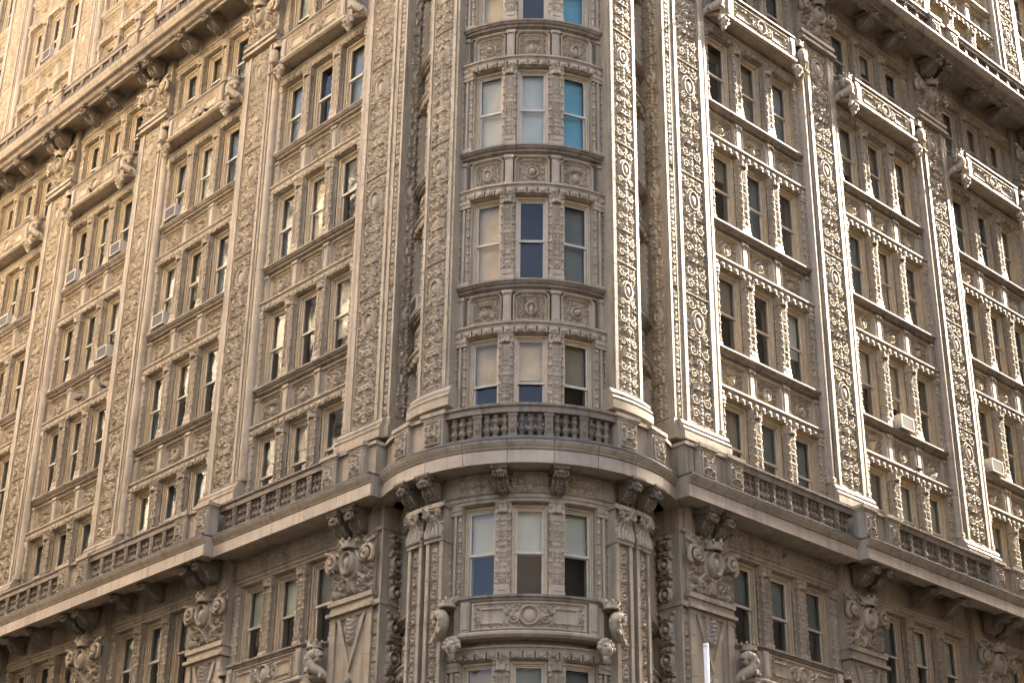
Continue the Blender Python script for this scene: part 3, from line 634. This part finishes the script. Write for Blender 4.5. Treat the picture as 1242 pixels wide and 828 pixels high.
# ================================================================== build: both street facades
P0 = {'L': 5.80, 'R': 5.88}; PP = {'L': 6.09, 'R': 6.16}
sgn = {'L': -1, 'R': 1}
Z_C1, Z_C2 = 15.6, 34.55
NB = {'L': 5, 'R': 4}
for side in ('L', 'R'):
    s = sgn[side]; rng = random.Random(5 if side == 'L' else 9)
    pl = Place(flat_frame(side, 0)); X = lambda u: s * u
    pc = [P0[side] + PP[side] * k for k in range(NB[side] + 1)]
    PL0 = pl
    for k, u in enumerate(pc):
        first = k == 0
        pier(pl, X(u), 17.9, 32.32, (-s if first else None)); pier_base(pl, X(u), 17.34, PW + .02)
        capital(pl, X(u), 32.72, full=2.07) if pl.sees(X(u), 33) else None
        capital(pl, X(u), 13.54) if pl.sees(X(u), 14) else None
        if pl.sees(X(u), 40): pier(pl, X(u), 36.2, 47.4)
        for dx in (-.3, .3):
            for zc in (Z_C2, Z_C1):
                if pl.sees(X(u) + dx, zc): put(pl, 'console', 'console', lambda: console(.36, .62, .5), M_SOOT_SHADE, X(u) + dx, zc - (.03 if k == 0 else -.08), building, -.12 if k == 0 else -.2, (1, .85 if k == 0 else 1.15, 1.1))
        # shaft under the lower capital, with a V of mouldings
        def low():
            m = MB(); h = 8.3; m.box(-.78, .78, -.09, 1.3, 0, h); courses(m, -.78, -.58, -.15, 0, 0, h, .48); courses(m, .58, .78, -.15, 0, 0, h, .48)
            for q in (-1, 1): m.add([(q * .55, -.15, h - .05), (q * .42, -.15, h - .05), (-q * .0, -.15, h - 1.2), (0, -.15, h - 1.42), (q * .55, -.08, h - .05), (q * .42, -.08, h - .05), (0, -.08, h - 1.2), (0, -.08, h - 1.42)], [(0, 1, 2, 3), (0, 4, 5, 1), (1, 5, 6, 2), (3, 2, 6, 7), (0, 3, 7, 4)])
            m.box(-.57, .57, -.14, -.05, h - .1, h - .001); R = Relief(.7, .8, .02, True, 8); [R.dome(.0, .7 - i * .1, .12 - i * .012, .07, .12) for i in range(6)]; R.cover((0, .4, .15)); 
            [R.leaf(.03, .7 - i * .12, .5, .28 - .04 * i, .04, .08) for i in range(5)]; m.relief(R, 0, -.095, h - .9); m.ball((0, -.16, h - 1.62), (.08, .08, .1)); m.lathe([(.04, h - 1.75), (.16, h - 1.85), (.2, h - 2.0), (.12, h - 2.1)], 10, (0, -.1)); return m
        if pl.sees(X(u), 11.5): put(pl, 'lower_pier', 'lower_pier', low, M_STONE, X(u), 13.15 - 8.3)
    for k in range(NB[side]):
        uc = (pc[k] + pc[k + 1]) / 2; W = round(PP[side] - 2 * PW, 3); pb = Place(flat_frame(side, uc)); pitch, ow, mw = 1.42, 1.04, .38
        for fl in range(1, 5): bay_floor(pb, fl, W, pitch, ow, mw, rng, sp_above=fl < 4)
        # storey under the balcony: soffit instead of a spandrel
        if pb.sees(0, 30.9): put(pb, 'lintel', ('lintel', W), lambda: lintel(W, pb), M_STONE, 0, SILL[4] + 2.38 + .29); put(pb, 'spandrel', ('balcony_wall', W), lambda: MB().box(-W / 2 + .003, W / 2 - .003, .1, 1.3, .001, 1.06), M_STONE, 0, SILL[4] + 2.67); balcony(pb, W, 31.88, .38)
        bay_floor(pb, 5, W, pitch, ow, mw, rng, sp_above=False, top_h=2.1)
        for fl in (6, 7, 8): bay_floor(pb, fl, W, pitch, ow, mw, rng, sp_above=True)
        # storey under the lower cornice
        bay_floor(pb, 0, W, pitch, ow, mw, rng, sp_above=False, top_h=2.2)
        if k == 0: balcony(pb, W, 12.68, .40)
        if k == 0 and pb.sees(0, 9): put(pb, 'lintel', ('lintel', W), lambda: lintel(W, pb), M_STONE, 0, 11.6)
        if k > 0: put(pb, 'ledge', ('ledge', W), lambda: MB().prism(LEDGE, -W / 2, W / 2), M_DIRTY, 0, SILL[0])
        put(pb, 'spandrel', ('low_wall', W), lambda: MB().box(-W / 2 + .003, W / 2 - .003, .1, 1.3, 0, 2.6), M_STONE, 0, SILL[0] - 2.82)
        for zt, zc, deep in ((SILL[0] + 2.2, Z_C1, k > 0), (SILL[5] + 2.1, Z_C2, True)):
            if not pb.sees(0, zc, mx=260): continue
            H = zc + (.245 if deep else .045) - zt
            put(pb, 'architrave', ('architrave', W), lambda: MB().prism([(.62, 0), (.12, 0), (.06, .02), (.06, .09), (.03, .1), (.03, .18), (-.02, .2), (-.04, .23), (.62, .23)], -W / 2, W / 2), M_STONE, 0, zt)
            fz = put(pb, 'frieze', ('frieze', W, round(H, 3)), lambda: MB().box(-W / 2 + .002, W / 2 - .002, .06, 1.3, .232, H), M_STONE, 0, zt)
            def fpan():
                hh = .48; R = Relief(2.0, hh, .018, True, 61); z = hh / 2
                for i in range(6): R.spiral(.1 + i * .17, z, .09, 1.4, 1.5, 1 if i % 2 else -1, .026, .08); R.cover((.1 + i * .17, z, .085))
                R.fill((.05, .035, .026), .045, 200, .008); return MB().relief(R, 0, .055, 0)
            if not deep:
             for q in (-1, 1): put(pb, 'frieze_panel', ('frieze_panel', round(H, 3)), fpan, M_CARVE, q * 1.04, zt + .25, fz)
            if deep:
                for q in (-.72, .72):
                    if pb.sees(q, zc): put(pb, 'console', 'console', lambda: console(.36, .62, .5), M_SOOT_SHADE, q, zc + .08, building, -.16, (1, 1.2, 1))
    # cornices and balustrades
    uA, uB, uE = 4.52, pc[1] - .9, pc[-1]
    for (a, b, zc, out) in ((uA, uB, Z_C1, .76), (uB, uE, Z_C1, 1.05), (uA, pc[1] - .9, Z_C2, .76), (pc[1] - .9, uE, Z_C2, 1.12)):
        x0, x1 = sorted((X(a), X(b))); cornice_run(pl, x0, x1, zc, out, upper=zc > 20)
    for k, u in enumerate(pc):
        for zc, oa, ob in ((Z_C1, .6, .88), (Z_C2, .6, .95)):
            o = oa if k == 0 else ob; zb = zc + .56
            for dx in (-.52, .52):
                if pl.sees(X(u) + dx, zb): ped(pl, X(u) + dx, zb, -o)
            if pl.sees(X(u), zb): put(pl, 'parapet_block', ('parapet_block', o), lambda: MB().box(-.24, .24, -o + .04, .3, 0, .84).box(-.24, .24, -o - .03, .3, .842, .93), M_STONE, X(u), zb)
            if k < len(pc) - 1:
                o2 = oa if k == 0 else ob
                x0, x1 = sorted((X(u + .8), X(pc[k + 1] - .8))); balustrade(pl, x0, x1, zb, -o2)
    # corner end of the first pier: narrow carved strip and the return towards the round bay
    u = pc[0]
    for za, zb in ((17.9, 32.32),):
        h = zb - za
        def st():
            m = MB(); m.box(-.17, .17, -.03, 1.3, 0, h); courses(m, -.17, -.10, -.1, .3, 0, h, .48); courses(m, .10, .17, -.1, .3, 0, h, .48, .012, 1, .5); return m
        xs = X(u - .475 - .2 - .17); ss = put(pl, 'pier_return', 'pier_return', st, M_STONE, xs, za)
        for i in range(4):
            ph = h / 4
            if pl.sees(xs, za + ph * i + 1.9, my=260): put(pl, 'relief_strip', ('relief_strip', .2), lambda: MB().relief(strip_relief(.2, ph - .01, 71), 0, -.032, 0), M_CARVE, xs, za + ph * i, ss)
            M = flat_frame(side, u - .475 - .2 - .342) @ T(0, .34, za + ph * i) @ Matrix.Rotation(rad(-90) if side == 'R' else rad(90), 4, 'Z')
            if pl.sees(xs, za + ph * i + 1.9, my=260): obj('relief_panel', mesh_of('return_relief', lambda: MB().relief(pier_relief(.5, ph - .01, 75), 0, .03, 0), M_CARVE), M, ss)
    def lowret():
        m = MB(); m.box(-.17, .17, -.03, 1.3, 0, 12.2); courses(m, -.17, -.11, -.1, .3, 0, 12.2, .48); courses(m, .11, .17, -.1, .3, 0, 12.2, .48, .012, 1, .5); m.box(-.2, .2, -.14, 1.3, 9.78, 9.9); m.box(-.19, .19, -.12, 1.3, 11.6, 11.7); return m
    ls = put(pl, 'pier_return', 'low_return', lowret, M_STONE, X(u - .845), 3.4)
    for z in (9.5, 5.9): put(pl, 'relief_strip', ('relief_strip', .22), lambda: MB().relief(strip_relief(.2, 3.6, 72), 0, -.032, 0), M_CARVE, X(u - .845), z, ls)
    for z, hh in ((13.35, 1.6), (9.6, 3.5)):
        M = flat_frame(side, u - .475 - .2 - .342) @ T(0, .34, z) @ Matrix.Rotation(rad(-90) if side == 'R' else rad(90), 4, 'Z')
        obj('relief_panel', mesh_of(('low_return_relief', hh), lambda: MB().relief(strip_relief(.5, hh, 76, .09), 0, -.0, 0), M_CARVE), M, ls)
    put(pl, 'return_wall', 'return_wall', lambda: MB().box(-.65, .65, 1.0, 1.5, 0, 47.4), M_STONE, X(u - 1.55), 0)
    put(pl, 'parapet_block', 'return_parapet', lambda: MB().box(-.16, .16, -.5, 1.1, 0, .84).box(-.2, .2, -.56, 1.1, .842, .93).box(-.2, .2, -.53, 1.1, -.001, .1), M_STONE, X(4.86), Z_C1 + .56)
    put(pl, 'pier_base', 'return_base', lambda: MB().box(-.21, .21, -.16, 1.3, 0, .3).box(-.19, .19, -.1, 1.3, .301, .55), M_STONE, X(u - .86), 17.34)
    # dark rooms behind, plain street storeys below, roof
    uend = pc[-1] + 1.0
    x0, x1 = sorted((X(pc[0] - 1.2), X(uend)))
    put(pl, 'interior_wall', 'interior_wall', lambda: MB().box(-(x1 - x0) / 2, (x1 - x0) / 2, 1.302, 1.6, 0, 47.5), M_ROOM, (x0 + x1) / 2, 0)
    put(pl, 'lower_wall', 'lower_wall', lambda: MB().box(-(x1 - x0) / 2, (x1 - x0) / 2, .2, 1.3, 0, 9.8), M_BASE, (x0 + x1) / 2, 0)
    put(pl, 'roof', 'roof', lambda: MB().box(-(x1 - x0) / 2, (x1 - x0) / 2, -.4, 1.8, 0, .5), M_ROOF, (x0 + x1) / 2, 47.55)
    put(pl, 'end_wall', 'end_wall', lambda: MB().box(-.6, .6, -.1, 1.3, 0, 47.5), M_STONE, X(uend + .3), 0)

# ================================================================== the round corner bay
RB = 3.13
bayT = Place(th=0.0, r=RB); rngT = random.Random(3)
WT, PT, OT, MT = round(2 * RB * rad(37.3), 3), round(RB * rad(22.3), 4), .80, .38
ST = {1: [dict(blind=.46, mat=2), dict(blind=.44, mat=2), dict(blind=.46, mat=5)], 2: [dict(blind=.97, mat=2), {}, dict(blind=.97, mat=3)],
      3: [dict(blind=.97, mat=0), dict(blind=.97, mat=1), dict(blind=.97, mat=4)], 4: [dict(blind=.97, mat=2), {}, dict(blind=.97, mat=4)],  # right panes: sky reflection painted as a blue sheet
      0: [dict(blind=.5, mat=0), dict(blind=.5, mat=1), dict(blind=.5, mat=1)], -1: [dict(blind=.97, mat=2), dict(blind=.97, mat=3), dict(blind=.97, mat=3)]}
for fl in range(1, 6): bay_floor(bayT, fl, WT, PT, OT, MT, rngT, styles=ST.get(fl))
bay_floor(bayT, 0, WT, PT, OT, MT, rngT, sp_above=False, top_h=2.2, styles=ST[0])
bay_floor(bayT, -1, WT, PT, OT, MT, rngT, sp_above=False, styles=ST[-1])
# wall of the lowest storey's head, balcony in front of it
put(bayT, 'lintel', ('lintel', WT), lambda: lintel(WT, bayT), M_STONE, 0, SILL[-1] + 2.672)
put(bayT, 'spandrel', 'round_low_wall', lambda: MB().box(-WT / 2, WT / 2, .2, .62, 0, 1.1, 24), M_STONE, 0, SILL[-1] + 2.675)
balcony(bayT, round(WT + .12, 3), 12.68, .22)
# frieze and consoles under the cornice
zt = SILL[0] + 2.2; H = Z_C1 + .04 - zt
LT = 2 * RB * rad(84)
put(bayT, 'architrave', 'round_architrave', lambda: MB().prism([(.62, 0), (.12, 0), (.06, .02), (.06, .09), (.03, .1), (.03, .18), (-.02, .2), (-.04, .23), (.62, .23)], -LT / 2, LT / 2, 60), M_STONE, 0, zt)
fz = put(bayT, 'frieze', 'round_frieze', lambda: MB().box(-LT / 2, LT / 2, .06, .62, .232, H, 60), M_STONE, 0, zt)
def fpanT():
    R = Relief(.86, H - .28, .016, True, 62); z = (H - .28) / 2
    for i in range(3): R.spiral(.09 + i * .15, z, .085, 1.4, 1.5, 1 if i % 2 else -1, .026, .085); R.cover((.09 + i * .15, z, .08))
    R.fill((.05, .035, .026), .045, 200, .008); return MB().relief(R, 0, .055, 0)
for q in (-1, 0, 1): put(bayT, 'frieze_panel', 'round_frieze_panel', fpanT, M_CARVE, q * PT, zt + .25, fz)
for th in (-11.15, 11.15, -41, -53, 41, 53):
    obj('console', mesh_of('console_small', lambda: console(.34, .5, .54), M_SOOT_SHADE), round_frame(rad(th), RB + (.02 if abs(th) < 30 else .12)) @ T(0, 0, Z_C1 - .0))
# ledges and small arched windows in the recesses beside the turret piers
for s in (-1, 1):
    rp = Place(th=s * rad(71), r=RB); Wr = round(RB * rad(30), 3)
    for fl in range(-1, 6):
        z = SILL[fl]
        if not seen(rp.m(0, z + 1).translation, my=250): continue
        window(rp, 0, z, .66, 2.3, .32, dict(blind=.4, mat=3), rngT)
        def rj():
            m = MB()
            for q in (-1, 1): m.box(min(q * .335, q * Wr / 2), max(q * .335, q * Wr / 2), .1, .62, 0, 2.37, 2); bead_rod(m, q * .4, .09, .05, 2.3, .05); m.lathe([(.05, 0), (.05, 2.3)], 8, (q * .52, .08))
            return m
        put(rp, 'jamb_shaft', 'recess_jamb', rj, M_CARVE, 0, z)
        put(rp, 'lintel', 'recess_lintel', lambda: lintel(Wr, rp), M_STONE, 0, z + 2.67)
        put(rp, 'spandrel', 'recess_spandrel', lambda: MB().box(-Wr / 2, Wr / 2, .2, .62, .001, .93, 8).relief(strip_relief(.5, .8, 77), 0, .19, .06), M_CARVE, 0, z + 2.67)
        put(rp, 'ledge', 'recess_ledge', lambda: MB().prism(LEDGE, -Wr / 2, Wr / 2, 10), M_DIRTY, 0, z + 3.8)
# turret piers
for s in (-1, 1):
    tp = Place(th=s * rad(45.2), r=RB + .06)
    pier(tp, 0, 17.9, 35.2, pw=.74, out=.17)
    pier_base(tp, 0, 17.34, .66, .17)
    # paired pilasters under the cornice
    for dth in (-5.6, 5.6):
        pp = Place(th=s * rad(45.2) + rad(dth), r=RB + .06)
        def pil():
            m = MB(); h = 10.0; m.box(-.22, .22, -.08, .5, 0, h, 3); courses(m, -.24, -.15, -.17, .0, 0, h, .48); courses(m, .15, .24, -.17, .0, 0, h, .48); m.box(-.26, .26, -.2, .3, h, h + .06, 3); m.box(-.235, .235, -.15, .3, h + .061, h + .8, 3); m.box(-.29, .29, -.24, .3, h + .8, h + .9, 3); return m
        pi = put(pp, 'pilaster', 'turret_pilaster', pil, M_STONE, 0, 4.1)
        for z in (10.6, 7.1): put(pp, 'relief_strip', 'pilaster_relief', lambda: MB().relief(strip_relief(.28, 3.45, 73, .05), 0, -.082, 0), M_CARVE, 0, z, pi)
        def ion():
            R = Relief(.5, .74, .016, True, 12); R.spiral(.17, .6, .11, 1.6, 1.4, -1, .035, .13); [R.leaf(x, .04, 1.35, .4, .05, .09) for x in (.0, .1, .2)]; R.tube([(0, .66), (.2, .7)], .04, .04, .1); R.dome(0, .5, .07, .08, .12); R.fill((.05, .035), .06, 60, .01); return MB().relief(R, 0, -.155, 0)
        put(pp, 'ionic_capital', 'ionic_capital', ion, M_CARVE, 0, 14.16, pi)
# cornice and balustrade of the round bay
cornice_run(bayT, -RB * rad(88), RB * rad(88), Z_C1, .62, .88)
pz = Z_C1 + .56
balustrade(bayT, -RB * rad(33), RB * rad(33), pz, -.5)
for s in (-1, 1):
    for th in (37.5, 55): ped(Place(th=s * rad(th), r=RB), 0, pz, -.5, .5)
    mid = Place(th=s * rad(46.2), r=RB); put(mid, 'parapet_block', 'round_parapet', lambda: MB().box(-.27, .27, -.44, .0, 0, .84, 4).box(-.27, .27, -.52, .0, .842, .93, 4), M_STONE, 0, pz)
    far = Place(th=s * rad(68), r=RB); put(far, 'parapet_block', 'round_parapet_far', lambda: MB().box(-.45, .45, -.44, .0, 0, .84, 6).box(-.45, .45, -.52, .0, .842, .93, 6), M_STONE, 0, pz)
# core behind the round bay's windows
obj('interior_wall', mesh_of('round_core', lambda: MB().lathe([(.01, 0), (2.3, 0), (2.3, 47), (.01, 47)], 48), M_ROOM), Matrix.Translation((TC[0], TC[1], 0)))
obj('lower_wall', mesh_of('round_low', lambda: MB().lathe([(2.31, 0), (3.0, 0), (3.0, 8.9), (2.31, 8.9)], 48), M_BASE), Matrix.Translation((TC[0], TC[1], 0)))

# ================================================================== things on and before the building
def thing(name, label, cat, M, group=None):
    e = bpy.data.objects.new(name, None); scene.collection.objects.link(e); e.matrix_basis = M; WM[e] = M
    e['label'] = label; e['category'] = cat
    if group: e['group'] = group
    return e
def ac_unit(px, py, label):
    b = min(WINDOWS, key=lambda w: (w[0] - px) ** 2 + (w[1] - 14 - py) ** 2)
    M = b[2] @ T(0, -.30, .06); w, h, d = .62, .42, .62
    e = thing('air_conditioner', label, 'air conditioner', M, 'window air conditioners')
    def body():
        m = MB(); m.box(-w / 2, w / 2, .012, d, 0, h); ring_box(m, -w / 2, w / 2, 0, h, .035, -.01, .011); return m
    obj('housing', mesh_of('ac_housing', body, M_ACW), M, e)
    obj('grille', mesh_of('ac_grille', lambda: MB().box(-w / 2 + .036, w / 2 - .036, .002, .0115, .036, h - .036), M_ACG), M, e)
    for i in range(5): obj('slat', mesh_of('ac_slat', lambda: MB().box(-w / 2 + .037, w / 2 - .037, -.006, .001, 0, .016), M_ACG), M @ T(0, 0, .08 + i * .065), e)
for px, py, lab in ((201, 256, 'pale window air conditioner in a window column, directly above a second one'),
                    (189, 387, 'pale window air conditioner in a window column, directly below a second one'),
                    (81, 333, 'pale window air conditioner one storey above the pigeon ledge, beside a corner column'),
                    (124, 422, 'pale window air conditioner in a window whose ledge below holds two pigeons'),
                    (143, 298, 'small window air conditioner half hidden beside a carved pier edge'),
                    (5, 386, 'window air conditioner at the far end of the long sunless facade'),
                    (52, 66, 'window air conditioner in the storey above the upper cornice'),
                    (500, 370, 'dark window air conditioner in the narrow recess beside the rounded corner bay'),
                    (1098, 513, 'sunlit white window air conditioner in a middle window of the raking lit facade'),
                    (1207, 565, 'sunlit white window air conditioner beside a carved pier of the raking lit facade')):
    ac_unit(px, py, lab)
def pigeon(px, py, side, out, z, label, mat, group):
    d = C_F * F_PX + C_R * (px - IMG_W / 2) - C_U * (py - IMG_H / 2)      # direction only; the ledge gives the distance
    ax = dR if side == 'L' else dL; c = (23.72 if side == 'L' else 24.71) - out; t = (c - CAM @ ax) / (d @ ax); p = CAM + t * d
    M = Matrix.Translation((p[0], p[1], z)) @ Matrix.Rotation(random.uniform(0, 6), 4, 'Z') @ Matrix.Scale(.8, 4)
    def body():
        m = MB(); pts = [(-.19, 0, .10), (-.12, 0, .11), (-.06, 0, .13), (.0, 0, .14), (.05, 0, .17), (.08, 0, .22), (.10, 0, .255), (.125, 0, .255), (.15, 0, .245)]
        m.tube(pts, [.02, .04, .065, .075, .065, .04, .034, .025, .006], 9); m.tube([(0, .025, .09), (.01, .03, 0)], .01, 5); m.tube([(0, -.025, .09), (.01, -.03, 0)], .01, 5); return m
    o = obj('pigeon', mesh_of('pigeon', body, mat), M, None); o['label'] = label; o['category'] = 'pigeon'; o['group'] = group
g = 'pigeons perched on the ledges'
pigeon(243, 137, 'L', .4, 31.03, 'dark pigeon perched close beside another on a carved balcony base', M_BIRD, g)
pigeon(251, 131, 'L', .4, 31.03, 'dark pigeon perched close beside another on a carved balcony base', M_BIRD, g)
pigeon(111, 229, 'L', .4, 31.03, 'lone dark pigeon on the slab of the balcony farther down the unlit facade', M_BIRD, g)
pigeon(113, 354, 'L', -.03, 23.34, 'dark pigeon on a lintel ledge below an air conditioner', M_BIRD, g)
pigeon(141, 336, 'L', -.03, 23.34, 'dark pigeon on a lintel ledge close to a carved pier', M_BIRD, g)
pigeon(1100, 425, 'R', -.03, 19.47, 'dark pigeon on a lintel ledge of the sunlit facade', M_BIRD, g)
pigeon(1118, 434, 'R', -.03, 19.47, 'pale pigeon on a lintel ledge of the sunlit facade', M_BIRDW, g)
# white pole on the pavement in front of the corner
d = C_F * F_PX + C_R * (856 - IMG_W / 2) - C_U * (780 - IMG_H / 2); t = 27.0 / d[1]; pt = CAM + d * t
pole = thing('street_pole', 'slim white metal pole rising in front of the shaded lower pier', 'pole', Matrix.Translation((pt[0], pt[1], 0)))
obj('shaft', mesh_of('pole_shaft', lambda: MB().lathe([(.11, .1), (.06, 1.0), (.042, pt[2] - .04), (.0, pt[2] - .04)], 14), M_POLE), WM[pole], pole)
obj('cap', mesh_of('pole_cap', lambda: MB().lathe([(.0, pt[2]), (.042, pt[2] - .005), (.047, pt[2] - .04), (.043, pt[2] - .06)], 14), M_POLE), WM[pole], pole)
obj('base', mesh_of('pole_base', lambda: MB().box(-.2, .2, -.2, .2, 0, .04).lathe([(.16, .04), (.15, .2), (.12, .26)], 14), M_POLE), WM[pole], pole)

# unseen neighbours across both streets, shaped to close off sky and throw back light
M_NB = [stone('cream_brick', (0.74, 0.66, 0.54), (0.66, 0.58, 0.47), (0.52, 0.45, 0.36), .8, 0, .3), stone('brown_stone', (0.20, 0.165, 0.13), (0.16, 0.13, 0.10), (0.1, 0.085, 0.07), .8, 0, .4)]
def neighbour(label, r0, r1, l0, l1, h, mat, dark_base=0):
    c = (r0 + r1) / 2 * dR + (l0 + l1) / 2 * dL
    M = Matrix(((dR[0], dL[0], 0, c[0]), (dR[1], dL[1], 0, c[1]), (0, 0, 1, 0), (0, 0, 0, 1))); a, b = (r1 - r0) / 2, (l1 - l0) / 2
    e = thing('neighbour_building', label, 'building', M); WMM = M
    obj('wall', MB().box(-a, a, -b, b, dark_base, h).mesh('neighbour_wall', mat), M, e)
    if dark_base: obj('dark_base_wall', MB().box(-a - .15, a + .15, -b - .15, b + .15, 0, dark_base - .002).mesh('neighbour_dark_base', M_NB[1]), M, e)  # invented dark base, keeps the lower wall from throwing light back
    obj('cornice', MB().box(-a - .5, a + .5, -b - .5, b + .5, h, h + .9).mesh('neighbour_cornice', M_BASE), M, e)
    win = lambda: MB().box(-.55, .55, -.03, .04, 0, 1.9).box(-.65, .65, -.1, .04, -.14, -.001)
    me = mesh_of('neighbour_window', win, M_LEAD)
    for face in range(4):
        n = (0, -b) if face == 0 else (a, 0) if face == 1 else (0, b) if face == 2 else (-a, 0); L = a if face % 2 == 0 else b
        wx = M @ T(n[0], n[1], 0) @ Matrix.Rotation(face * math.pi / 2, 4, 'Z'); out = (wx @ Vector((0, -1, 0, 0))).xyz
        if out.dot(Vector((TC[0], TC[1], 0)) - wx.translation) < 5: continue
        q = -L + 2.0
        while q < L - 1.5 and q < -L + 60:
            for k in range(int(h // 3.6)):
                if k and (wx @ Vector((q, 0, 0))).xy.length < 75: obj('window', me, wx @ T(q, -.16 if dark_base else 0, 1.2 + 3.6 * k), e)
            q += 3.4
neighbour('unseen tall cream brick building across the side street, shaped to bounce light', -28, 2.5, 28, 94, 48, M_NB[0], 29)
neighbour('unseen brown stone building across the avenue, raised to shut out sky', 26, 102, -30, 4.0, 62, M_NB[1])
neighbour('unseen brown stone block added to shut out low sky along the avenue', 230, 255, -40, 90, 60, M_NB[1])
neighbour('unseen brown stone block added to shut out low sky along the side street', -40, 90, 190, 215, 60, M_NB[1])
neighbour('unseen tall brown stone tower along the avenue, sized to shade the lower storeys', 104, 190, -34, 3.6, 93.5, M_NB[1])
neighbour('unseen cream brick building on the diagonally opposite corner, toned to bounce light', -34, -5, -34, -5, 33, M_NB[0], 20)
# ground
gm = MB().add([(-300, -300, 0), (300, -300, 0), (300, 300, 0), (-300, 300, 0)], [(0, 1, 2, 3)]).mesh('street', M_ASPH)
gr = obj('street', gm, Matrix.Identity(4), None); gr['kind'] = 'structure'; gr['label'] = 'dark asphalt street before the building'
print('objects', len(scene.objects), 'tris', sum(sum(len(p.vertices) - 2 for p in m.polygons) for m in bpy.data.meshes))
